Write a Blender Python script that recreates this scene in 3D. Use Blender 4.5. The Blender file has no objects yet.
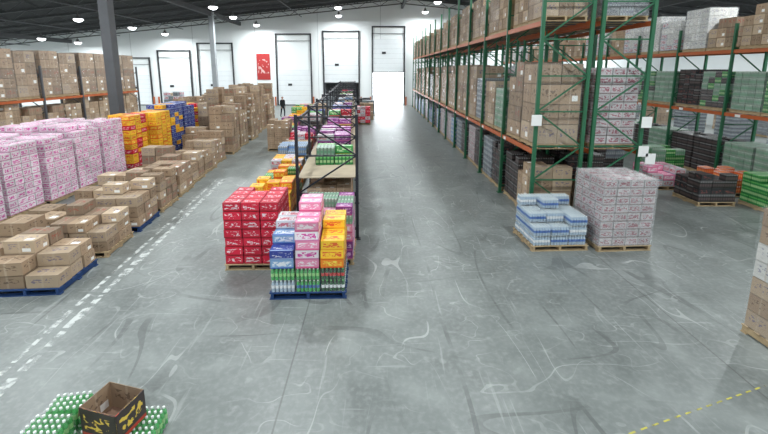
import bpy, math, random
from mathutils import Vector, Matrix
R = random.Random(7)
scene = bpy.context.scene
scene.view_settings.view_transform = 'Standard'
scene.view_settings.look = 'None'
scene.view_settings.exposure = 0.0

# ------------------------------------------------------------------ materials
def new_mat(name):
    m = bpy.data.materials.new(name); m.use_nodes = True
    nt = m.node_tree; b = nt.nodes['Principled BSDF']
    return m, nt, b
def N(nt, t, **kw):
    n = nt.nodes.new(t)
    for k, v in kw.items(): setattr(n, k, v)
    return n
def math_n(nt, op, a, b=None, c=None):
    n = N(nt, 'ShaderNodeMath', operation=op)
    for i, v in enumerate((a, b, c)):
        if v is None: continue
        if isinstance(v, (int, float)): n.inputs[i].default_value = v
        else: nt.links.new(v, n.inputs[i])
    return n.outputs[0]
def mix_n(nt, fac, a, b, mode='MIX'):
    n = N(nt, 'ShaderNodeMix', data_type='RGBA', blend_type=mode)
    for idx, v in ((0, fac), (6, a), (7, b)):
        if isinstance(v, (int, float)): n.inputs[idx].default_value = v
        elif isinstance(v, tuple): n.inputs[idx].default_value = (*v[:3], 1)
        else: nt.links.new(v, n.inputs[idx])
    return n.outputs[2]
def M_plain(name, col, rough=0.6, metal=0.0, var=0.12, scale=3.0, emit=None):
    m, nt, b = new_mat(name)
    tc = N(nt, 'ShaderNodeTexCoord'); no = N(nt, 'ShaderNodeTexNoise')
    no.inputs['Scale'].default_value = scale; no.inputs['Detail'].default_value = 4
    nt.links.new(tc.outputs['Object'], no.inputs['Vector'])
    f = math_n(nt, 'MULTIPLY', no.outputs[0], 1.0)
    dk = tuple(c*(1-var*1.6) for c in col); lt = tuple(min(1, c*(1+var)) for c in col)
    nt.links.new(mix_n(nt, f, dk, lt), b.inputs['Base Color'])
    b.inputs['Roughness'].default_value = rough; b.inputs['Metallic'].default_value = metal
    if emit:
        b.inputs['Emission Color'].default_value = (*emit[0], 1); b.inputs['Emission Strength'].default_value = emit[1]
    return m
def M_print(name, base, ink, ink2=None, kind='print', rough=0.45, thr=0.5, vr=0.3):
    m, nt, b = new_mat(name)
    uv = N(nt, 'ShaderNodeTexCoord').outputs['UV']
    at = N(nt, 'ShaderNodeAttribute', attribute_name='rnd'); rnd = at.outputs['Fac']
    sep = N(nt, 'ShaderNodeSeparateXYZ'); nt.links.new(uv, sep.inputs[0])
    u, v = sep.outputs[0], sep.outputs[1]
    if kind == 'bottles':
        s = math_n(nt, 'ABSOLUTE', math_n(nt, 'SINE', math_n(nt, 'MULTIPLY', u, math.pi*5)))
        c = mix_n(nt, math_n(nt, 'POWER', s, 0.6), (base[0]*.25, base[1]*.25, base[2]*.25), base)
        lab = math_n(nt, 'MULTIPLY', math_n(nt, 'COMPARE', v, 0.45, 0.17), math_n(nt, 'GREATER_THAN', s, 0.45))
        c = mix_n(nt, lab, c, ink)
        cap = math_n(nt, 'MULTIPLY', math_n(nt, 'GREATER_THAN', v, 0.86), math_n(nt, 'GREATER_THAN', s, 0.7))
        c = mix_n(nt, cap, c, ink2 or (.8, .8, .8))
    else:
        no = N(nt, 'ShaderNodeTexNoise')
        no.inputs['Scale'].default_value = 7 if kind == 'carton' else 4.5; no.inputs['Detail'].default_value = 2 if kind == 'carton' else 1.5
        no.inputs['Distortion'].default_value = 0 if kind == 'carton' else 1.2
        ad = N(nt, 'ShaderNodeVectorMath', operation='ADD'); nt.links.new(uv, ad.inputs[0])
        cmb = N(nt, 'ShaderNodeCombineXYZ'); nt.links.new(math_n(nt, 'MULTIPLY', rnd, 17.0), cmb.inputs[0]); nt.links.new(cmb.outputs[0], ad.inputs[1])
        nt.links.new(ad.outputs[0], no.inputs['Vector'])
        if kind == 'carton':
            tape = math_n(nt, 'COMPARE', u, 0.5, 0.035)
            c = mix_n(nt, math_n(nt, 'MULTIPLY', tape, 0.45), base, (0.52, 0.42, 0.31))
            txt = math_n(nt, 'GREATER_THAN', no.outputs[0], 0.56)
            msk = math_n(nt, 'MULTIPLY', math_n(nt, 'COMPARE', v, 0.58, 0.2), math_n(nt, 'COMPARE', u, 0.5, 0.36))
            c = mix_n(nt, math_n(nt, 'MULTIPLY', math_n(nt, 'MULTIPLY', txt, msk), 0.7), c, ink)
            lab = math_n(nt, 'MULTIPLY', math_n(nt, 'COMPARE', v, 0.3, 0.14), math_n(nt, 'COMPARE', u, 0.73, 0.14))
            lab = math_n(nt, 'MULTIPLY', lab, math_n(nt, 'GREATER_THAN', rnd, 0.72))
            c = mix_n(nt, lab, c, (0.75, 0.75, 0.73))
            e = math_n(nt, 'GREATER_THAN', math_n(nt, 'ABSOLUTE', math_n(nt, 'SUBTRACT', v, 0.5)), 0.475)
            c = mix_n(nt, math_n(nt, 'MULTIPLY', e, 0.5), c, tuple(x*.35 for x in base))
        else:
            txt = math_n(nt, 'GREATER_THAN', no.outputs[0], thr)
            msk = math_n(nt, 'MULTIPLY', math_n(nt, 'COMPARE', v, 0.52, 0.27), math_n(nt, 'COMPARE', u, 0.5, 0.4))
            c = mix_n(nt, math_n(nt, 'MULTIPLY', txt, msk), base, ink)
            c = mix_n(nt, math_n(nt, 'LESS_THAN', v, 0.13), c, ink2 or tuple(x*.6 for x in base))
            e = math_n(nt, 'GREATER_THAN', math_n(nt, 'ABSOLUTE', math_n(nt, 'SUBTRACT', u, 0.5)), 0.475)
            c = mix_n(nt, math_n(nt, 'MULTIPLY', e, 0.5), c, tuple(x*.3 for x in base))
    hs = N(nt, 'ShaderNodeHueSaturation'); nt.links.new(c, hs.inputs['Color'])
    nt.links.new(math_n(nt, 'ADD', math_n(nt, 'MULTIPLY', rnd, vr), 1-vr/2), hs.inputs['Value'])
    nt.links.new(hs.outputs[0], b.inputs['Base Color'])
    b.inputs['Roughness'].default_value = rough
    return m
def M_wrap(name, col=(0.75, 0.76, 0.78), alpha=0.3):
    m, nt, b = new_mat(name)
    b.inputs['Base Color'].default_value = (*col, 1); b.inputs['Roughness'].default_value = 0.2
    tc = N(nt, 'ShaderNodeTexCoord'); mp = N(nt, 'ShaderNodeMapping'); mp.inputs['Scale'].default_value = (3, 3, 9); mp.inputs['Rotation'].default_value = (.3, .2, 0)
    no = N(nt, 'ShaderNodeTexNoise'); no.inputs['Scale'].default_value = 2.5; no.inputs['Detail'].default_value = 5; no.inputs['Distortion'].default_value = 1.5
    nt.links.new(tc.outputs['Object'], mp.inputs[0]); nt.links.new(mp.outputs[0], no.inputs['Vector'])
    a = math_n(nt, 'MULTIPLY', math_n(nt, 'POWER', no.outputs[0], 2.0), alpha*4)
    n = N(nt, 'ShaderNodeMath', operation='MINIMUM'); nt.links.new(a, n.inputs[0]); n.inputs[1].default_value = 0.8
    nt.links.new(n.outputs[0], b.inputs['Alpha'])
    bp = N(nt, 'ShaderNodeBump'); bp.inputs['Strength'].default_value = .6; nt.links.new(no.outputs[0], bp.inputs['Height']); nt.links.new(bp.outputs[0], b.inputs['Normal'])
    return m

mat = {}
mat['carton'] = M_print('carton_brown', (.35, .245, .16), (.10, .06, .04), kind='carton', rough=.8, vr=.45)
mat['carton2'] = M_print('carton_tan', (.45, .34, .235), (.1, .09, .2), kind='carton', rough=.8, vr=.45)
mat['carton3'] = M_print('carton_printed', (.29, .205, .14), (.42, .06, .04), kind='carton', rough=.8, vr=.4)
mat['cartonw'] = M_print('carton_white', (.66, .65, .62), (.2, .2, .3), kind='carton', rough=.7)
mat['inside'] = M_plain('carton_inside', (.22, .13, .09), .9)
mat['pink'] = M_print('case_pink', (.86, .78, .83), (.66, .07, .36), (.68, .24, .46), thr=.49, vr=.35)
mat['hotpink'] = M_print('case_hotpink', (.78, .28, .44), (.85, .75, .78), (.7, .1, .25))
mat['red'] = M_print('case_red', (.62, .012, .045), (.80, .66, .70), (.34, .01, .02), thr=.57, vr=.3)
mat['yellow'] = M_print('case_yellow', (.90, .56, .04), (.75, .12, .03), (.9, .4, .02))
mat['orange'] = M_print('case_orange', (.88, .24, .02), (.9, .75, .1), (.7, .1, .02))
mat['blue'] = M_print('case_blue', (.03, .05, .28), (.6, .6, .65), (.3, .4, .6), thr=.57)
mat['ltblue'] = M_print('case_lightblue', (.24, .42, .68), (.82, .85, .9), (.05, .12, .5), thr=.45)
mat['purple'] = M_print('case_purple', (.26, .05, .25), (.70, .45, .65), (.5, .1, .28))
mat['green'] = M_print('case_green', (.07, .38, .09), (.70, .80, .5), (.02, .2, .05))
mat['white'] = M_print('case_white', (.62, .62, .64), (.50, .12, .16), (.30, .34, .44), thr=.48)
mat['cans'] = M_print('case_cans', (.50, .47, .48), (.30, .09, .12), (.26, .19, .19), thr=.49)
mat['grey'] = M_print('case_grey', (.20, .22, .23), (.07, .08, .1), (.12, .12, .14), thr=.5)
mat['black'] = M_print('case_black', (.025, .026, .03), (.22, .07, .06), (.13, .13, .13), thr=.57)
mat['b_green'] = M_print('bottles_green', (.03, .24, .06), (.35, .55, .25), (.2, .6, .15), kind='bottles')
mat['b_dark'] = M_print('bottles_dark', (.035, .03, .03), (.10, .07, .07), (.35, .35, .36), kind='bottles')
mat['b_blue'] = M_print('bottles_water', (.34, .43, .54), (.12, .27, .56), (.7, .75, .8), kind='bottles')
mat['b_grey'] = M_print('bottles_grey', (.28, .32, .34), (.12, .13, .18), (.6, .62, .65), kind='bottles')
mat['b_pale'] = M_print('bottles_palegreen', (.28, .40, .31), (.14, .33, .20), (.55, .65, .55), kind='bottles')
mat['b_orange'] = M_print('bottles_orange', (.75, .14, .04), (.85, .3, .1), (.8, .8, .8), kind='bottles')
mat['wood'] = M_plain('pallet_wood', (.46, .34, .20), .85, var=.25, scale=8)
mat['bluewood'] = M_plain('pallet_blue', (.012, .05, .17), .7, var=.2, scale=8)
mat['deck'] = M_plain('deck_plywood', (.46, .38, .27), .8, var=.15)
mat['wrap'] = M_wrap('stretch_wrap', alpha=.22)
mat['wrapthin'] = M_wrap('shrink_film', alpha=.08)
mat['rgreen'] = M_plain('rack_green_paint', (.02, .13, .06), .45, var=.1)
mat['rorange'] = M_plain('rack_orange_paint', (.48, .11, .03), .45, var=.1)
mat['rblack'] = M_plain('rack_black_paint', (.015, .017, .025), .4, var=.1)
mat['rdark'] = M_plain('rack_grey_paint', (.10, .10, .11), .5, var=.1)
mat['paper'] = M_plain('paper_white', (.85, .85, .84), .6, var=.03)
mat['wall'] = M_plain('wall_white_paint', (.86, .89, .895), .7, var=.03, scale=.4)
mat['wallj'] = M_plain('wall_joint', (.56, .58, .59), .7)
mat['doorw'] = M_plain('dock_door_white', (.80, .83, .85), .5, var=.03)
mat['track'] = M_plain('door_track_dark', (.03, .03, .035), .5)
mat['ceil'] = M_plain('ceiling_deck_dark', (.016, .017, .019), .9, var=.2)
mat['joist'] = M_plain('joist_grey', (.075, .078, .082), .7)
mat['colw'] = M_plain('column_lightgrey', (.33, .35, .37), .6)
mat['cold'] = M_plain('column_grey', (.10, .105, .115), .6)
mat['signred'] = M_print('sign_red', (.40, .03, .03), (.62, .42, .40), (.40, .03, .03), thr=.56)
mat['dock'] = M_plain('dock_dark', (.04, .04, .045), .8)
mat['trailer'] = M_plain('trailer_grey', (.30, .31, .33), .6)
mat['asphalt'] = M_plain('yard_concrete', (.6, .6, .6), .9)
mat['bgreen'] = M_plain('bottle_green_plastic', (.06, .42, .10), .15, var=.1)
mat['bdgreen'] = M_plain('bottle_darkgreen_plastic', (.015, .10, .035), .15, var=.1)
mat['bclear'] = M_plain('bottle_clear_plastic', (.40, .51, .62), .12, var=.1)
mat['lgreen'] = M_plain('label_green', (.30, .62, .22), .4)
mat['lblue'] = M_plain('label_blue', (.05, .15, .45), .4)
mat['lwhite'] = M_plain('label_white', (.8, .82, .84), .4)
mat['lred'] = M_plain('label_red', (.6, .03, .03), .4)
mat['capw'] = M_plain('cap_white', (.82, .87, .84), .4)
mat['capg'] = M_plain('cap_green', (.2, .65, .2), .4)
mat['lamp'] = M_plain('lamp_glow', (1, 1, 1), .5, emit=((.96, .98, 1), 12))
mat['lampbody'] = M_plain('lamp_housing', (.12, .12, .125), .5)

# ------------------------------------------------------------------ mesh builder
class MB:
    def __init__(s): s.v = []; s.f = []; s.m = []; s.uv = []; s.r = []; s.mats = []
    def mi(s, k):
        if k not in s.mats: s.mats.append(k)
        return s.mats.index(k)
    def box(s, cx, cy, z0, sx, sy, sz, k, rot=0.0, rnd=None, M=None):
        b = len(s.v); hx, hy = sx/2, sy/2; c, n = math.cos(rot), math.sin(rot)
        for z in (z0, z0+sz):
            for x, y in ((-hx, -hy), (hx, -hy), (hx, hy), (-hx, hy)):
                p = (cx+x*c-y*n, cy+x*n+y*c, z)
                s.v.append(tuple(M @ Vector(p)) if M else p)
        r = R.random() if rnd is None else rnd; i = s.mi(k)
        for q in ((0, 1, 5, 4), (1, 2, 6, 5), (2, 3, 7, 6), (3, 0, 4, 7), (4, 5, 6, 7), (3, 2, 1, 0)):
            s.f.append([b+t for t in q]); s.m.append(i); s.r.append(r); s.uv += [(0, 0), (1, 0), (1, 1), (0, 1)]
    def beam(s, p, q, t, k, t2=None):
        p, q = Vector(p), Vector(q); d = q-p; L = d.length
        rot = d.to_track_quat('Z', 'Y').to_matrix().to_4x4(); rot.translation = p
        s.box(0, 0, 0, t, t2 or t, L, k, M=rot)
    def lathe(s, cx, cy, prof, ks, seg=8):
        b = len(s.v)
        for r, z in prof:
            for i in range(seg):
                a = 2*math.pi*i/seg; s.v.append((cx+r*math.cos(a), cy+r*math.sin(a), z))
        rr = R.random()
        for j in range(len(prof)-1):
            mi = s.mi(ks[j])
            for i in range(seg):
                i2 = (i+1) % seg
                s.f.append([b+j*seg+i, b+j*seg+i2, b+(j+1)*seg+i2, b+(j+1)*seg+i]); s.m.append(mi); s.r.append(rr)
                s.uv += [(0, 0), (1, 0), (1, 1), (0, 1)]
        s.f.append([b+(len(prof)-1)*seg+i for i in range(seg)]); s.m.append(s.mi(ks[-1])); s.r.append(rr); s.uv += [(.5, .5)]*seg
    def bottle(s, cx, cy, z, h, r, body, lab, cap):
        s.lathe(cx, cy, [(r*.85, z), (r, z+.06*h), (r, z+.32*h), (r*1.01, z+.33*h), (r*1.01, z+.6*h), (r, z+.61*h), (r*.95, z+.68*h), (r*.42, z+.9*h), (r*.45, z+.91*h), (r*.45, z+h)],
                [body, body, body, lab, body, body, body, cap, cap], 8)
    def pack(s, cx, cy, z, w, d, h, body, lab, cap, nx=6, ny=4, film='wrapthin', rot=0.0):
        c, n = math.cos(rot), math.sin(rot); r = min(w/nx, d/ny)/2*.97
        for i in range(nx):
            for j in range(ny):
                x = (i+.5)/nx*w-w/2; y = (j+.5)/ny*d-d/2
                s.bottle(cx+x*c-y*n, cy+x*n+y*c, z, h, r, body, lab, cap)
        if film: s.box(cx, cy, z+.002, w+.006, d+.006, h*.93, film, rot)
    def mesh(s, name):
        me = bpy.data.meshes.new(name); me.from_pydata(s.v, [], s.f)
        for k in s.mats: me.materials.append(mat[k])
        me.polygons.foreach_set('material_index', s.m)
        ul = me.uv_layers.new(name='UVMap'); ul.data.foreach_set('uv', [c for t in s.uv for c in t])
        a = me.attributes.new('rnd', 'FLOAT', 'FACE'); a.data.foreach_set('value', s.r)
        me.update(); return me
    def obj(s, name, x=0, y=0, z=0, rot=0):
        return put(s.mesh(name), name, x, y, z, rot)
def put(me, name, x=0, y=0, z=0, rot=0):
    o = bpy.data.objects.new(name, me); o.location = (x, y, z); o.rotation_euler = (0, 0, rot)
    scene.collection.objects.link(o); return o

def pallet(mb, w, d, k='wood'):
    for x in (-w/2+.05, 0, w/2-.05): mb.box(x, 0, .018, .05, d, .09, k)
    n = 7
    for i in range(n): mb.box(0, -d/2+.05+i*(d-.1)/(n-1), .108, w, .095, .02, k)
    for i in range(3): mb.box(0, -d/2+.05+i*(d-.1)/2, 0, w, .095, .018, k)
PH = .13
def load_mb(w, d, nx, ny, nz, ch, kf, pal='wood', miss=0.0, jit=.006, wrap=None, topmiss=0.3):
    mb = MB()
    z0 = 0
    if pal: pallet(mb, w+.04, d+.04, pal); z0 = PH
    cw, cd = w/nx, d/ny
    for i in range(nx):
        for j in range(ny):
            hgt = nz
            if R.random() < topmiss: hgt -= 1
            if R.random() < miss: hgt -= R.randint(1, 2)
            for k in range(max(1, hgt)):
                key = kf(i, j, k) if callable(kf) else (R.choice(kf) if isinstance(kf, (list, tuple)) else kf)
                mb.box(-w/2+(i+.5)*cw+R.uniform(-jit, jit), -d/2+(j+.5)*cd+R.uniform(-jit, jit), z0+k*ch, cw-.012, cd-.012, ch-.008, key, R.uniform(-.02, .02))
    if wrap: mb.box(0, 0, z0, w+.03, d+.03, nz*ch+.01, wrap)
    return mb
def load(name, x, y, z, w, d, nx, ny, nz, ch, kf, rot=0, **kw):
    return load_mb(w, d, nx, ny, nz, ch, kf, **kw).obj(name, x, y, z, rot)

# ------------------------------------------------------------------ room shell
XL, XR, YF, YB = -46, 34, -8, 46
def roof(x): return 11.8-.1*abs(x-3)
def floor_mat():
    m, nt, b = new_mat('floor_concrete')
    tc = N(nt, 'ShaderNodeTexCoord').outputs['Object']
    def noise(sc, det, scale3=(1, 1, 1), dist=0, rot=0, off=0):
        mp = N(nt, 'ShaderNodeMapping'); mp.inputs['Scale'].default_value = scale3; mp.inputs['Rotation'].default_value = (0, 0, rot); mp.inputs['Location'].default_value = (off, off*1.7, 0)
        nt.links.new(tc, mp.inputs[0]); n = N(nt, 'ShaderNodeTexNoise'); n.inputs['Scale'].default_value = sc
        n.inputs['Detail'].default_value = det; n.inputs['Distortion'].default_value = dist; nt.links.new(mp.outputs[0], n.inputs['Vector']); return n.outputs[0]
    def ramp(f, a, bb):
        n = N(nt, 'ShaderNodeMapRange'); n.inputs[1].default_value = a; n.inputs[2].default_value = bb; nt.links.new(f, n.inputs[0]); return n.outputs[0]
    big = noise(.22, 4, dist=.3); med = noise(1.3, 9, dist=.2); fine = noise(14, 6)
    c = mix_n(nt, ramp(big, .35, .65), (.170, .188, .182), (.205, .224, .217))
    c = mix_n(nt, math_n(nt, 'MULTIPLY', ramp(med, .52, .66), .42), c, (.31, .335, .325))
    c = mix_n(nt, math_n(nt, 'MULTIPLY', ramp(med, .47, .30), .50), c, (.11, .122, .118))
    c = mix_n(nt, math_n(nt, 'MULTIPLY', ramp(fine, .45, .75), .40), c, (.32, .34, .33))
    c = mix_n(nt, math_n(nt, 'MULTIPLY', ramp(noise(5, 6, off=3), .60, .70), .35), c, (.38, .40, .39))
    for k, (sc, s3, rt, wdt, colr, st) in enumerate(((.5, (1, .35, 1), .3, .0016, (.5, .52, .51), .55), (.8, (.4, 1, 1), .7, .0022, (.48, .5, .49), .5), (1.2, (1, .3, 1), -.5, .003, (.46, .48, .47), .45),
                                                       (.35, (1, .2, 1), .1, .0035, (.07, .075, .075), .5), (.5, (1, .25, 1), -.25, .0035, (.08, .085, .085), .45), (2.0, (.5, 1, 1), .9, .005, (.45, .47, .46), .4), (.4, (.3, 1, 1), .2, .0028, (.08, .085, .085), .45))):
        s = noise(sc, 1.5, s3, rot=rt, off=k*7.3)
        line = math_n(nt, 'LESS_THAN', math_n(nt, 'ABSOLUTE', math_n(nt, 'SUBTRACT', s, .5)), wdt)
        msk = ramp(noise(.9, 4, off=k*3.1+5), .48, .60)
        c = mix_n(nt, math_n(nt, 'MULTIPLY', math_n(nt, 'MULTIPLY', line, msk), st), c, colr)
    for k, (sc, rt) in enumerate((((.6, 9, 1), .35), ((9, .45, 1), .22), ((.7, 11, 1), -.6), ((10, .5, 1), -.15))):
        s = noise(1.3, 3, sc, rot=rt)
        c = mix_n(nt, math_n(nt, 'MULTIPLY', ramp(s, .67, .73), .32), c, (.42, .44, .43))
    sep = N(nt, 'ShaderNodeSeparateXYZ'); nt.links.new(tc, sep.inputs[0])
    for ax, off, per, st in ((0, 1.15, 6.0, .55), (1, -1.0, 12.0, .25)):
        t = math_n(nt, 'PINGPONG', math_n(nt, 'ADD', sep.outputs[ax], off), per/2)
        c = mix_n(nt, math_n(nt, 'MULTIPLY', math_n(nt, 'LESS_THAN', t, .011), st), c, (.07, .07, .07))
    nt.links.new(c, b.inputs['Base Color'])
    nt.links.new(math_n(nt, 'ADD', math_n(nt, 'MULTIPLY', med, .30), .24), b.inputs['Roughness'])
    return m
mat['floor'] = floor_mat()
mb = MB(); mb.box((XL+XR)/2, (YF+YB)/2, -.2, XR-XL, YB-YF, .2, 'floor'); mb.obj('floor')
doors = [(-27.9, -25.4, 5.4, 0, 3.4), (-24.4, -20.8, 6.2, 0, 3.7), (-19.9, -16.0, 7.0, 0, 3.9), (-11.1, -7.2, 8.0, 0, 4.0), (-5.8, -1.8, 8.3, 2.5, 6.0), (-.3, 3.3, 8.8, 3.7, 7.4)]
mb = MB()
OPEN = 3.8
mb.box((XL+doors[4][0])/2, YB+.15, 0, doors[4][0]-XL, .3, roof(XL), 'wall')
mb.box((doors[4][1]+doors[5][0])/2, YB+.15, 0, doors[5][0]-doors[4][1], .3, OPEN, 'wall')
mb.box((doors[5][1]+XR)/2, YB+.15, 0, XR-doors[5][1], .3, OPEN, 'wall')
def prism(mb, pts, y0, y1, k):
    b = len(mb.v); n = len(pts)
    for y in (y0, y1):
        for x, z in pts: mb.v.append((x, y, z))
    fs = [[b+i for i in range(n)], [b+n+i for i in reversed(range(n))]]
    for i in range(n):
        j = (i+1) % n; fs.append([b+i, b+n+i, b+n+j, b+j])
    for f in fs: mb.f.append(f); mb.m.append(mb.mi(k)); mb.r.append(.5); mb.uv += [(.5, .5)]*len(f)
prism(mb, [(XL, roof(XL)), (doors[4][0], roof(XL)), (doors[4][0], OPEN), (XR, OPEN), (XR, roof(XR)), (3, roof(3))], YB, YB+.3, 'wall')
for x in range(-42, 34, 7): mb.box(x+.6, YB-.005, 0 if not (-6 < x+.6 < 3.5) else OPEN, .05, .012, roof(x)-(0 if not (-6 < x+.6 < 3.5) else OPEN), 'wallj')
mb.obj('wall_back')
mb = MB(); mb.box(XL-.15, (YF+YB)/2, 0, .3, YB-YF, roof(XL), 'wall'); mb.obj('wall_left')
mb = MB(); mb.box(XR+.15, (YF+YB)/2, 0, .3, YB-YF, roof(XR), 'wall'); mb.obj('wall_right')
mb = MB(); prism(mb, [(XL, 0), (XR, 0), (XR, roof(XR)), (3, roof(3)), (XL, roof(XL))], YF-.3, YF, 'wall'); mb.obj('wall_front')
mb = MB(); prism(mb, [(XL, roof(XL)), (3, roof(3)), (XR, roof(XR)), (XR, roof(XR)+.2), (3, roof(3)+.2), (XL, roof(XL)+.2)], YF, YB, 'ceil')
mb.obj('ceiling')
mb = MB()
for yy in [y for y in range(6, 46, 3)]:
    for (xa, xb) in ((XL, 3), (3, XR)):
        mb.beam((xa, yy, roof(xa)-.08), (xb, yy, roof(xb)-.08), .1, 'joist')
        mb.beam((xa, yy, roof(xa)-.75), (xb, yy, roof(xb)-.75), .09, 'joist')
        n = int((xb-xa)/1.2)
        for i in range(n):
            x0 = xa+(xb-xa)*i/n; x1 = xa+(xb-xa)*(i+1)/n; u = i % 2
            mb.beam((x0, yy, roof(x0)-(.08 if u else .75)), (x1, yy, roof(x1)-(.75 if u else .08)), .04, 'joist')
for xx in (-34, -15, 3, 22):
    mb.beam((xx, YF+.02, roof(xx)-.95), (xx, YB-.02, roof(xx)-.95), .22, 'joist', .4)
mb.obj('ceiling_joists')
for xx in (-38, -28, -21, -8, 10):
    mb = MB(); mb.beam((0, YF+.5, 0), (0, YB-.8, 0), .07, 'cold')
    for k in range(14): mb.box(0, YF+2+k*3.4, -.12, .05, .05, .12, 'cold')
    mb.obj('sprinkler_pipe', xx, 0, roof(xx)-1.0)

for i, (x0, x1, zt, zb, zd) in enumerate(doors):
    mb = MB(); y = YB-.07; t = .15
    for x in (x0, x1): mb.box(x, y-.04, 0, t, .12, zt, 'track')
    mb.box((x0+x1)/2, y-.04, zt-.14, x1-x0+t, .12, .14, 'track')
    n = 7
    for k in range(n):
        h = (zd-zb)/n
        mb.box((x0+x1)/2, y+.02, zb+k*h, x1-x0-.16, .05, h-.02, 'doorw')
    mb.box((x0+x1)/2, y+.04, zb, x1-x0-.16, .02, zd-zb, 'wallj')
    mb.box((x0+x1)/2, y-.02, zb, x1-x0-.2, .06, .1, 'track')
    mb.box((x0+x1)/2-.5, y-.03, zb+h*3.9, .45, .02, .25, 'track')
    mb.beam((x0, y-.06, zt-.8), (x1, y-.06, zt-.8), .05, 'track')
    for x in (x0-.22, x1+.22): mb.box(x, y-.2, 0, .14, .14, 1.0, 'rorange')
    mb.obj('door_%d' % (i+1))
mb = MB(); x0, x1 = doors[4][0], doors[4][1]; w = x1-x0; cx = (x0+x1)/2; yc = YB+.3+3
mb.box(cx, yc, -.1, w, 6, .1, 'dock'); mb.box(cx, yc, OPEN, w, 6, .1, 'trailer')
for x in (x0-.05, x1+.05): mb.box(x, yc, -.1, .1, 6, OPEN+.2, 'trailer')
mb.box(cx, YB+6.35, -.1, w+.2, .1, OPEN+.2, 'trailer'); mb.obj('semi_trailer')
mb = MB(); mb.box(4, YB+22, -1.3, 80, 32, .1, 'asphalt'); mb.box(1.55, YB+.9, -.2, 3.7, 1.2, .2, 'asphalt'); mb.obj('loading_yard')
mb = MB(); mb.box(-12.6, YB-.03, 2.9, 1.5, .05, 2.9, 'signred'); mb.obj('wall_sign')

def column(x, y, w, k):
    mb = MB(); h = roof(x)-.75
    mb.box(0, 0, 0, w+.25, w+.25, .04, k); mb.box(0, 0, .04, w, w, h-.04, k)
    mb.box(0, 0, h-.3, w+.3, w+.3, .05, k)
    mb.obj('steel_column', x, y)
column(-11.75, 18.2, .42, 'cold'); column(-15, 38, .4, 'colw'); column(3.2, -3, .3, 'colw')

hb = MB()
hb.lathe(0, 0, [(.02, -.20), (.18, -.17), (.29, -.08), (.32, 0), (.32, .04), (.22, .12), (.12, .16), (.10, .34), (.03, .37), (.02, .5)], ['lamp', 'lamp', 'lamp', 'lampbody', 'lampbody', 'lampbody', 'lampbody', 'lampbody', 'lampbody'], 16)
hbm = hb.mesh('high_bay_light')
for gx in (-40, -31, -22, -12.5, -3.5, 5.5, 15, 25):
    for gy in (-3, 5.5, 13.5, 22.5, 31.5, 37.5, 43.5):
        z = roof(gx)-1.55
        o = put(hbm, 'high_bay_light', gx+R.uniform(-.3, .3), gy+R.uniform(-.5, .5), z)
        L = bpy.data.lights.new('lamp', 'AREA'); L.shape = 'DISK'; L.size = .5; L.energy = 415 if gy < 36 else 410
        L.color = (.92, .985, 1.0)
        lo = bpy.data.objects.new('lamp', L); lo.parent = o; lo.location = (0, 0, -.215); scene.collection.objects.link(lo)

# ------------------------------------------------------------------ painted marks
def M_worn(name, col, lo, hi, sc=3.2, mx=1.0):
    m, nt, b = new_mat(name); b.inputs['Base Color'].default_value = (*col, 1); b.inputs['Roughness'].default_value = .6
    tc = N(nt, 'ShaderNodeTexCoord'); no = N(nt, 'ShaderNodeTexNoise'); no.inputs['Scale'].default_value = sc; no.inputs['Detail'].default_value = 8
    nt.links.new(tc.outputs['Object'], no.inputs['Vector']); mr = N(nt, 'ShaderNodeMapRange'); mr.inputs[1].default_value = lo; mr.inputs[2].default_value = hi
    mr.inputs[4].default_value = mx
    nt.links.new(no.outputs[0], mr.inputs[0]); nt.links.new(mr.outputs[0], b.inputs['Alpha']); return m
mat['paintw'] = M_worn('worn_white_paint', (.68, .71, .69), .40, .56, 6, .8)
mat['painty'] = M_worn('worn_yellow_paint', (.62, .56, .10), .3, .5, 5, .85)
def strip(mb, p, q, w, k):
    p, q = Vector((*p, .003)), Vector((*q, .003)); n = (q-p).normalized().cross(Vector((0, 0, 1)))*w/2; b = len(mb.v)
    mb.v += [tuple(p+n), tuple(q+n), tuple(q-n), tuple(p-n)]; mb.f.append([b+3, b+2, b+1, b]); mb.m.append(mb.mi(k)); mb.r.append(.5); mb.uv += [(0, 0)]*4
mb = MB()
for xa, xb, ww in ((-4.66, -5.62, .15), (-4.9, -5.86, .10)):
    y = 3.6
    while y < 14.3:
        L = R.uniform(.25, .7); t0 = (y-3.6)/10.9; t1 = min(1, (y+L-3.6)/10.9)
        strip(mb, (xa+(xb-xa)*t0, y), (xa+(xb-xa)*t1, y+L), ww*R.uniform(.6, 1.1), 'paintw'); y += L+R.uniform(.02, .2)
mb.obj('floor_marking_white')
mb = MB()
for i in range(18):
    t = i/18; a = (2.5+t*3.0, 3.72+t*.95); strip(mb, a, (a[0]+.09, a[1]+.03), .02, 'painty')
mb.obj('floor_marking_yellow')

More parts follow.
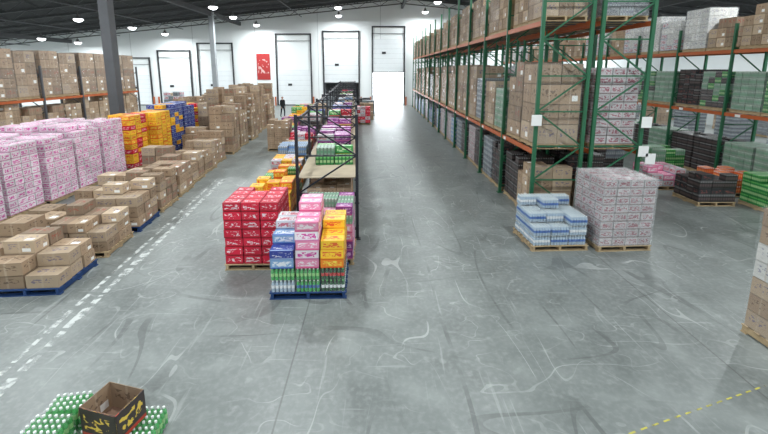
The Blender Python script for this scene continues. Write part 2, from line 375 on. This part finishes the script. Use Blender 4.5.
# ------------------------------------------------------------------ racks
def rack(name, x0, x1, y0, bays, bl, H, levels, kp, kb, rot=0, deck='wire', t=.09, topbeam=None):
    mb = MB(); w = x1-x0
    for i in range(bays+1):
        y = i*bl
        for x in (0, w):
            mb.box(x, y, 0, t, t*.8, H, kp); mb.box(x, y, 0, t+.08, t+.08, .02, kp)
        z = .25; s = 0
        while z+.9 < H:
            mb.beam((0, y, z), (w, y, z), .035, kp)
            mb.beam((0 if s else w, y, z), (w if s else 0, y, z+.9), .035, kp); z += .9; s ^= 1
        mb.beam((0, y, z), (w, y, z), .035, kp)
    for lz in levels:
        for i in range(bays):
            for x in (0, w): mb.box(x, (i+.5)*bl, lz-.12, .05, bl-t, .12, kb)
            if deck == 'wood': mb.box(w/2, (i+.5)*bl, lz, w, bl-.12, .02, 'deck')
            else:
                for k in range(5): mb.box(w/2, (i+.12+.19*k)*bl, lz-.02, w, .05, .02, 'rdark')
    if topbeam:
        for i in range(bays):
            for x in (0, w): mb.box(x, (i+.5)*bl, topbeam, .04, bl-t, .08, kb)
    return mb.obj(name, x0, y0, 0, rot)

RB = 2.6
rack('pallet_rack', 4.14, 5.36, 10.2, 13, RB, 7.4, (1.95, 5.2), 'rgreen', 'rorange')
rack('pallet_rack', 5.62, 6.86, 10.2, 13, RB, 7.4, (1.95, 5.2), 'rgreen', 'rorange')
rack('pallet_rack', 12.6, 13.8, 9.2, 12, RB, 5.6, (2.5, 4.7), 'rgreen', 'rorange')
rack('pallet_rack', -17.2, -16, 9.0, 7, RB, 4.2, (1.1, 2.65), 'rdark', 'rorange')

def proto(*a, **k): return load_mb(*a, **k).mesh('pallet_load')
P_c16 = [proto(1.06, 1.12, 3, 3, 4, .38, ['carton', 'carton2', 'carton'], wrap='wrapthin') for _ in range(2)]
P_c22 = [proto(1.08, 1.12, 2, 2, 4, .52, ['carton', 'carton2'], topmiss=0, wrap='wrapthin'), proto(1.08, 1.12, 3, 2, 5, .43, ['carton', 'carton', 'carton3'], wrap='wrapthin')]
P_c10 = [proto(1.06, 1.12, 3, 3, 3, .34, ['carton', 'carton2', 'carton3']), proto(1.06, 1.1, 2, 3, 4, .33, ['carton2', 'carton'])]
P_gr = [proto(1.06, 1.12, 3, 4, 6, .22, 'b_pale', wrap='wrapthin', topmiss=0)]
P_gn = [proto(1.06, 1.12, 3, 4, 6, .22, 'b_green', wrap='wrapthin', topmiss=.2), proto(1.06, 1.12, 3, 4, 6, .22, ['b_green', 'b_pale', 'b_dark'], wrap='wrapthin', topmiss=.3)]
P_dk = [proto(1.06, 1.12, 3, 4, 6, .22, 'b_dark', topmiss=.3), proto(1.06, 1.12, 3, 4, 7, .2, ['black', 'b_dark'])]
P_wt = [proto(1.06, 1.12, 3, 4, 9, .22, 'cans', wrap='wrapthin', topmiss=0), proto(1.06, 1.12, 3, 4, 8, .2, 'b_grey', wrap='wrapthin', topmiss=0)]
P_w15 = [proto(1.06, 1.12, 3, 4, 7, .21, 'cans', wrap='wrapthin', topmiss=0), proto(1.06, 1.12, 3, 4, 7, .2, 'b_grey', wrap='wrapthin', topmiss=0)]
P_ww = [proto(1.06, 1.12, 3, 3, 5, .3, 'cartonw', wrap='wrap', topmiss=0), proto(1.06, 1.12, 3, 3, 5, .24, ['cartonw', 'white'], wrap='wrap', topmiss=.3)]
P_gy = [proto(1.06, 1.12, 3, 4, 8, .22, ['grey', 'b_grey'], wrap='wrap', topmiss=0)]
P_bl = [proto(1.06, 1.12, 3, 4, 6, .22, 'b_blue', topmiss=.3), proto(1.06, 1.12, 3, 4, 6, .22, ['b_blue', 'blue', 'grey'], topmiss=.3)]
def fill_rack(x, y0, bays, z, protos_name, first=None):
    n = 0
    for i in range(bays):
        for s in (.27, .73):
            idx = n; n += 1
            if first and idx < len(first): pl, nm = first[idx]
            else: pl, nm = R.choice(protos_name)
            if pl is None: continue
            put(R.choice(pl), nm, x+R.uniform(-.02, .02), y0+(i+s)*RB, z, R.choice((0, math.pi)))
C, W, G, D, Bt = 'carton_pallet', 'wrapped_pallet', 'green_bottle_pallet', 'soda_pallet', 'water_pallet'
mixA = [(P_c22, C), (P_c22, C), (P_c16, C), (P_c22, C), (P_wt, W), (P_c16, C)]
fill_rack(4.75, 10.2, 13, 1.95, mixA, first=[(P_c22[:1], C), (P_c22[1:], C), (P_gr, G), (P_c16, C), (P_wt, W), (P_c22, C), (P_c22, C), (P_c22, C)])
fill_rack(4.75, 10.2, 13, 5.2, [(P_c16, C), (P_c16, C), (P_c16, C), (P_c10, C)])
fill_rack(4.75, 10.2, 13, 0, [(P_dk, D), (P_dk, D), (P_w15, W), (P_bl, Bt)], first=[(P_c10, C), (P_dk, D), (P_dk, D), (P_w15, W)])
fill_rack(6.24, 10.2, 13, 1.95, [(P_wt, W), (P_gr, G), (P_c22, C)], first=[(P_wt[:1], W), (P_gr, G)])
fill_rack(6.24, 10.2, 13, 5.2, [(P_gy, W), (P_ww, W), (P_c16, C)], first=[(P_gy, W), (P_gy, W)])
fill_rack(6.24, 10.2, 5, 0, [(P_dk, D), (P_c10, C)], first=[(P_c10, C), (P_dk, D)])
fill_rack(13.2, 9.2, 12, 2.5, [(P_gr, G), (P_gy, W), (P_gn, G), (P_dk, D), (P_bl, Bt)])
fill_rack(13.2, 9.2, 12, 4.7, [(P_c10, C), (P_ww, W), (P_c10, C), (P_ww, W)])
fill_rack(13.2, 9.2, 8, 0, [(P_gy, W), (P_gn, G), (P_gr, G), (P_dk, D), (P_bl, Bt)])
fill_rack(-16.6, 9.0, 7, 2.65, [(P_c22, C)])
fill_rack(-16.6, 9.0, 7, 1.1, [(P_c10, C)])
for y in range(12, 42, 3):
    for x in (19, 24): put(R.choice(P_gy+P_wt+P_c22), 'wrapped_pallet', x, y, 0)

mb = MB()
for x, z in ((4.1, 2.6), (6.9, 2.55), (6.9, 1.8), (7.1, 1.6)):
    mb.box(x, 10.08, z, .26, .01, .28, 'paper')
for i in range(1, 13):
    mb.box(4.105, 10.2+i*RB-.3, 1.84, .01, .18, .09, 'paper'); mb.box(12.56, 9.2+i*RB-.6, 2.39, .01, .2, .09, 'paper')
mb.obj('rack_placards')

# ------------------------------------------------------------------ right floor pallets
load('wrapped_soda_pallet', 5.55, 8.95, 0, 1.2, 1.08, 4, 4, 8, .19, 'cans', rot=.06, wrap='wrap', topmiss=0)
mb = MB(); pallet(mb, 1.3, 1.1, 'wood')
HH = [[2, 3, 3, 4], [2, 3, 4, 4], [3, 3, 3, 4]]
for i in range(3):
    for j in range(4):
        for k in range(HH[i][j]):
            mb.pack(-.42+i*.41+R.uniform(-.01, .01), -.4+j*.265, PH+k*.225, .39, .255, .215, 'bclear', 'lblue' if (k+i) % 3 else 'lwhite', 'capw')
mb.obj('water_case_pallet', 4.12, 8.95, 0, .05)
load('carton_pallet', 6.3, 5.05, 0, 1.15, 1.15, 3, 3, 7, .27, ['carton2', 'carton', 'cartonw'], rot=.03, wrap='wrapthin', topmiss=0)
load('case_pallet', 9.9, 13.6, 0, 1.1, 1.1, 3, 4, 3, .2, ['white', 'hotpink'])
load('soda_pallet', 10.15, 11.9, 0, 1.1, 1.0, 3, 4, 4, .21, ['black', 'b_dark'])
load('soda_pallet', 9.3, 16.0, 0, 1.1, 1.1, 3, 4, 5, .22, ['b_dark', 'b_grey'])
load('orange_soda_pallet', 11.5, 12.8, 0, 1.0, 1.0, 3, 3, 3, .22, 'b_orange')
load('green_bottle_pallet', 11.6, 11.1, 0, 1.1, 1.1, 3, 4, 4, .22, 'b_green')
load('green_bottle_pallet', 11.3, 15.5, 0, 1.1, 1.1, 3, 4, 4, .22, ['b_green', 'b_pale'])

# ------------------------------------------------------------------ centre pallets
mb = MB(); pallet(mb, 1.36, 1.12, 'bluewood')
for i in range(3):
    for j in range(4):
        x = -.44+i*.44; y = -.41+j*.275
        body, lab, cap = [('bgreen', 'lgreen', 'capg'), ('bgreen', 'lgreen', 'capw'), ('bdgreen', 'lred', 'capg')][i]
        for k in range(2):
            if k == 0: b2 = ('bclear', 'lwhite', 'capw') if i == 0 else (('bgreen', 'lblue', 'capw') if i == 1 else ('bdgreen', 'lwhite', 'capg'))
            else: b2 = (body, lab, cap)
            mb.pack(x, y, PH+k*.225, .42, .265, .215, *b2)
        z = PH+.45
        key = [['ltblue', 'blue', 'ltblue'], ['hotpink', 'pink', 'hotpink', 'pink', 'hotpink'], ['orange', 'yellow', 'yellow']][i]
        if j >= 2: key = key+[['white', 'hotpink', 'yellow'][i]]
        if i == 0 and j == 0: key = key[:2]
        for kk in key:
            hh = .17 if kk != 'white' else .15
            mb.box(x+R.uniform(-.01, .01), y, z, .41, .262, hh-.006, kk, R.uniform(-.03, .03)); z += hh
mb.obj('mixed_drink_pallet', -1.2, 7.05, 0, .03)
load('red_soda_pallet', -2.48, 8.10, 0, 1.1, 1.1, 3, 4, 7, .185, 'red', rot=.02, topmiss=.25)
load('purple_soda_pallet', -.98, 8.27, 0, 1.05, 1.0, 3, 4, 6, .19, ['purple', 'purple', 'b_pale', 'hotpink'], topmiss=.3)

ang = .05
def cr(dx, dy):
    return (-1.75+dx*math.cos(ang)-dy*math.sin(ang), 9.0+dx*math.sin(ang)+dy*math.cos(ang))
rack('storage_rack', -1.8, -.42, 9.0, 11, RB, 3.0, (1.5,), 'rblack', 'rblack', rot=ang, deck='wood', t=.07, topbeam=2.8)
cols = ['orange', 'yellow', 'purple', 'blue', 'b_green', 'white', 'b_blue', 'carton', 'red', 'carton2', 'b_dark', 'green', 'black', 'carton']
n = 0
for i in range(11):
    for s in (.27, .73):
        n += 1
        x, y = cr(.66, (i+s)*RB); k = R.sample(cols, 2)
        load('mixed_case_pallet', x, y, 0, 1.05, 1.08, 3, 4, 5, .22, ['carton', 'carton2'] if n < 3 else k, rot=ang)
        if n > 1:
            k = R.sample(cols, 2)
            if n == 2: load('green_bottle_cases', x+.08, y-.1, 1.52, 1.0, .95, 2, 4, 2, .21, ['b_green', 'yellow', 'green', 'b_green', 'b_pale'], pal=None, rot=ang, topmiss=.4)
            elif n in (3, 4): load('mixed_case_stack', x, y, 1.52, 1.0, 1.0, 2, 4, 3, .19, ['purple', 'purple', 'white'], pal=None, rot=ang)
            else: load('mixed_case_stack', x, y, 1.52, .95, .95, 2, 3, R.choice((2, 3, 4)), .19, k, rot=ang, pal=None, miss=.3)
seq = [(['orange', 'yellow'], 4), (['b_green', 'orange'], 4), (['orange', 'yellow', 'white'], 4), ('b_blue', 5), ('carton', 4), (['red', 'white'], 5), ('purple', 5), ('carton2', 4), ('b_dark', 5), ('white', 6), ('carton', 5), ('green', 5), ('blue', 5), ('carton2', 6), ('carton', 6), ('grey', 6)]
for i, (k, h) in enumerate(seq):
    y = 10.9+i*1.55
    load('mixed_case_pallet', -2.85-.075*(y-10.9)-.0, y, 0, 1.08, 1.1, 3, 3, h, .2, k, rot=ang)
    if i > 5: load('mixed_case_pallet', -4.15-.075*(y-10.9), y, 0, 1.08, 1.1, 3, 3, R.randint(4, 7), .2, R.sample(cols, 2), rot=ang)
for x, y, k in ((-.9, 30, ['red', 'white']), (-.7, 33, 'carton'), (-.6, 36, 'grey'), (-1.0, 39, 'b_dark'), (-3, 41.5, 'carton'), (-4.6, 41, 'grey')):
    load('mixed_case_pallet', x, y, 0, 1.1, 1.1, 3, 3, 5, .24, k)

# ------------------------------------------------------------------ left side
for i in range(5):
    nl = (9, 10, 10, 11, 11)[i]
    load('pink_case_pallet', -10.3+R.uniform(-.06, .06), 9.5+i*1.3, 0, 1.12, 1.16, 4, 4, nl, .188, 'pink', topmiss=.3, wrap='wrapthin', rot=R.uniform(-.03, .03))
    load('pink_case_pallet', -11.7, 9.5+i*1.3, 0, 1.12, 1.16, 4, 4, nl, .188, 'pink', topmiss=.2)
for i, (k, h, x) in enumerate([(['orange', 'yellow', 'red'], 11, -10.15), (['yellow', 'yellow', 'orange'], 11, -9.85), (['blue', 'blue', 'blue', 'yellow'], 12, -9.95), ('blue', 12, -10.0), (['yellow', 'red'], 11, -9.85), (['yellow', 'carton'], 10, -10.1)]):
    load('drink_case_pallet', x, 16.1+i*1.4, 0, 1.1, 1.15, 3, 3, h, .19, k, topmiss=.3)
for i in range(4):
    load('carton_pallet', -12.0-.3*i, 25+i*2.4, 0, 1.1, 1.1, 3, 3, 7, .3, ['carton', 'carton2'], miss=.3)
for x, y, k, h in ((-14.5, 31, ['carton', 'cartonw'], 6), (-16.5, 33, ['white', 'grey'], 7), (-19, 30, 'cartonw', 6), (-13.8, 35, ['b_grey'], 7), (-21, 34, ['carton', 'carton3'], 7), (-18.5, 37, ['carton2', 'white'], 6), (-24, 32, 'carton', 7), (-12.4, 40, 'carton2', 5)):
    load('wrapped_pallet', x, y, 0, 1.15, 1.15, 3, 3, h, .3, k, miss=.35, rot=R.uniform(-.3, .3))

def cstack(x, y, w, d, nx, ny, hs, ch, pal='wood', ks=('carton', 'carton2', 'carton', 'carton3'), rot=0):
    mb = MB(); z0 = 0
    if pal: pallet(mb, w+.05, d+.05, pal); z0 = PH
    for i in range(nx):
        for j in range(ny):
            for k in range(hs[(i*ny+j) % len(hs)]):
                mb.box(-w/2+(i+.5)*w/nx+R.uniform(-.015, .015), -d/2+(j+.5)*d/ny+R.uniform(-.015, .015), z0+k*ch, w/nx-.02, d/ny-.02, ch-.01, R.choice(ks), R.uniform(-.05, .05))
    mb.obj('carton_pallet', x, y, 0, rot)
cstack(-6.32, 7.15, 1.15, 1.1, 2, 3, [2, 3, 3, 1, 2, 2], .25, 'bluewood', rot=.08)
cstack(-7.6, 7.6, 1.1, 1.1, 2, 2, [1, 2, 2, 3], .28)
cstack(-6.4, 8.6, 1.1, 1.1, 3, 2, [3, 4, 3, 3, 2, 3], .22, 'wood', rot=.1)
cstack(-7.75, 9.1, 1.1, 1.1, 2, 2, [1, 2, 2, 1], .28)
cstack(-6.45, 10.0, 1.0, 1.1, 2, 3, [3, 4, 3, 3, 3, 4], .25, 'bluewood', rot=.1)
cstack(-7.8, 10.6, 1.0, 1.0, 2, 2, [1, 2, 1, 2], .3)
cstack(-6.65, 11.4, 1.1, 1.1, 2, 3, [3, 4, 3, 4, 3, 4], .24, rot=.08)
cstack(-6.8, 12.8, 1.1, 1.1, 3, 2, [3, 3, 2, 3, 3, 3], .28, rot=.08)
cstack(-8.1, 12.6, 1.1, 1.1, 2, 2, [2, 1, 2, 2], .32)
cstack(-7.0, 14.2, 1.1, 1.1, 2, 2, [3, 2, 2, 3], .3, rot=.05)
cstack(-7.15, 15.7, 1.1, 1.1, 3, 3, [3, 2, 4], .26)
cstack(-8.4, 15.5, 1.05, 1.1, 2, 2, [3, 2], .32)
cstack(-7.35, 17.3, 1.1, 1.1, 2, 3, [3, 3, 4], .3)
cstack(-8.5, 18.9, 1.0, 1.1, 2, 3, [3, 4, 3], .3)
for i in range(7):
    y = 19.4+i*1.95
    top = (4, 6) if i == 0 else (5, 8)
    cstack(-7.3-.09*(y-19)+R.uniform(-.1, .1), y, 1.05, 1.15, 2, 3, [R.randint(*top) for _ in range(6)], .36, rot=R.uniform(-.06, .06))
    if i > 0: cstack(-8.65-.09*(y-19), y+.3, 1.05, 1.15, 2, 3, [R.randint(*top) for _ in range(6)], .36)

# ------------------------------------------------------------------ bottom left: green cases and open carton
mb = MB()
for i in range(3):
    for j in range(4):
        mb.pack(-.4+i*.4, .42-j*.27, 0, .385, .255, .22, 'bgreen', 'lgreen', 'capw')
mb.pack(-.38, .42, .225, .385, .255, .22, 'bgreen', 'lgreen', 'capw', rot=.1)
mb.pack(-.42, .13, .225, .385, .255, .22, 'bgreen', 'lgreen', 'capw', rot=-.05)
mb.obj('green_bottle_cases', -2.94, 3.42, 0, .06)
mat['darkprint'] = M_print('carton_dark_print', (.05, .035, .035), (.8, .55, .08), (.5, .05, .03), thr=.55)
def open_box(name, x, y, z, w, d, h, rot):
    mb = MB(); t = .008
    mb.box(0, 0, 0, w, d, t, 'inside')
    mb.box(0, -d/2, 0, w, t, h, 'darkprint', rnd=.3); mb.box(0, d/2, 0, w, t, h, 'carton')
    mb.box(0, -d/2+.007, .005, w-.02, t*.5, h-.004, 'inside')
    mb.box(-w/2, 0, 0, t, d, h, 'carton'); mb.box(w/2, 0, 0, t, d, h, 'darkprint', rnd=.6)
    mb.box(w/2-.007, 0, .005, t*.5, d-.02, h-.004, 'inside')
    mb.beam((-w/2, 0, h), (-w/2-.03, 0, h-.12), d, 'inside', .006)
    return mb.obj(name, x, y, z, rot)
open_box('open_carton', -2.80, 3.72, .235, .46, .36, .32, -.25)

# ------------------------------------------------------------------ worker
def skin_mesh(name, verts, edges, radii, root, sub=2):
    me = bpy.data.meshes.new(name); me.from_pydata(verts, edges, []); o = bpy.data.objects.new(name, me); scene.collection.objects.link(o)
    sk = o.modifiers.new('s', 'SKIN')
    for i, r in enumerate(radii):
        sv = me.skin_vertices[0].data[i]; sv.radius = r if isinstance(r, tuple) else (r, r); sv.use_root = (i == root)
    ss = o.modifiers.new('ss', 'SUBSURF'); ss.levels = sub; ss.render_levels = sub
    dg = bpy.context.evaluated_depsgraph_get(); dg.update()
    nm = bpy.data.meshes.new_from_object(o.evaluated_get(dg)); bpy.data.objects.remove(o)
    no = bpy.data.objects.new(name, nm); scene.collection.objects.link(no)
    for p in nm.polygons: p.use_smooth = True
    return no
def worker(x, y, rot):
    e = bpy.data.objects.new('warehouse_worker', None); e.location = (x, y, 0); e.rotation_euler = (0, 0, rot); scene.collection.objects.link(e)
    v = [(0, 0, .96), (0, 0, 1.12), (0, .01, 1.32), (0, .0, 1.46), (0, -.01, 1.56),
         (.09, 0, .9), (.1, -.14, .5), (.1, -.08, .09), (.1, -.22, .045),
         (-.09, 0, .9), (-.1, .06, .5), (-.1, .22, .12), (-.1, .12, .045),
         (.17, 0, 1.43), (.23, .08, 1.14), (.23, -.02, .9), (-.17, 0, 1.43), (-.23, -.04, 1.14), (-.23, -.2, .94)]
    ed = [(0, 1), (1, 2), (2, 3), (3, 4), (0, 5), (5, 6), (6, 7), (7, 8), (0, 9), (9, 10), (10, 11), (11, 12), (3, 13), (13, 14), (14, 15), (3, 16), (16, 17), (17, 18)]
    ra = [(.15, .11), (.14, .1), (.17, .115), (.11, .09), .05, .095, .065, .045, .045, .095, .065, .045, .045, .07, .05, .034, .07, .05, .034]
    b = skin_mesh('body', v, ed, ra, 0); b.parent = e
    for k, c in enumerate([(.012, .013, .017), (.01, .012, .02), (.01, .01, .01), (.5, .3, .22)]):
        b.data.materials.append(M_plain('worker_%d' % k, c, .8, var=.1))
    for p in b.data.polygons:
        z = p.center.z; p.material_index = 3 if (z > 1.5 and abs(p.center.x) < .08) else 0 if z > .93 or abs(p.center.x) > .19 else (2 if z < .1 else 1)
    h = skin_mesh('head', [(0, 0, 1.55), (0, -.01, 1.63), (0, -.005, 1.71), (0, .0, 1.76), (0, -.105, 1.655), (.085, 0, 1.67), (-.085, 0, 1.67)],
                  [(0, 1), (1, 2), (2, 3), (1, 4), (1, 5), (1, 6)], [.05, (.078, .09), (.082, .095), .05, .014, .014, .014], 1); h.parent = e
    h.data.materials.append(b.data.materials[3]); hair = M_plain('worker_hair', (.015, .01, .008), .8); h.data.materials.append(hair)
    for p in h.data.polygons: p.material_index = 1 if (p.center.z > 1.73 or (p.center.y > .03 and p.center.z > 1.62)) else 0
    fm = MB()
    mat['hair'] = hair; mat['lip'] = M_plain('worker_lip', (.35, .12, .1), .6)
    for sx in (-.032, .032): fm.box(sx, -.098, 1.675, .022, .01, .01, 'hair')
    fm.box(0, -.096, 1.595, .045, .012, .01, 'lip'); f = fm.obj('face'); f.parent = e
    for s, w in ((1, (.23, -.02, .9)), (-1, (-.23, -.2, .94))):
        vs = [w, (w[0], w[1]-.01, w[2]-.05), (w[0], w[1]-.015, w[2]-.09)]; eds = [(0, 1), (1, 2)]; rr = [.028, (.02, .036), (.018, .038)]
        for q, (dy, L) in enumerate(((-.03, .07), (-.01, .08), (.01, .075), (.03, .06))):
            i0 = len(vs); vs += [(w[0], w[1]-.015+dy, w[2]-.1), (w[0]-.01*s, w[1]-.02+dy, w[2]-.1-L*.55), (w[0]-.03*s, w[1]-.02+dy, w[2]-.1-L)]
            eds += [(2, i0), (i0, i0+1), (i0+1, i0+2)]; rr += [.01, .009, .008]
        i0 = len(vs); vs += [(w[0]-.01*s, w[1]-.05, w[2]-.06), (w[0]-.02*s, w[1]-.065, w[2]-.1)]; eds += [(1, i0), (i0, i0+1)]; rr += [.011, .009]
        hd = skin_mesh('hand', vs, eds, rr, 0, 1); hd.parent = e; hd.data.materials.append(b.data.materials[3])
worker(-7.9, 34.2, .7)

# ------------------------------------------------------------------ world + camera
w = bpy.data.worlds.new('World'); scene.world = w; w.use_nodes = True
bg = w.node_tree.nodes['Background']; bg.inputs[0].default_value = (.9, .95, 1, 1); bg.inputs[1].default_value = 9.0
cd = bpy.data.cameras.new('Camera'); cam = bpy.data.objects.new('Camera', cd); scene.collection.objects.link(cam)
cam.location = (0, 0, 4.0); cam.rotation_euler = (math.radians(80), 0, 0)
cd.sensor_width = 36; cd.lens = 36*400/768
cd.shift_x = 9/768; cd.shift_y = -(217-140.5)/768
cd.clip_end = 300
scene.camera = cam
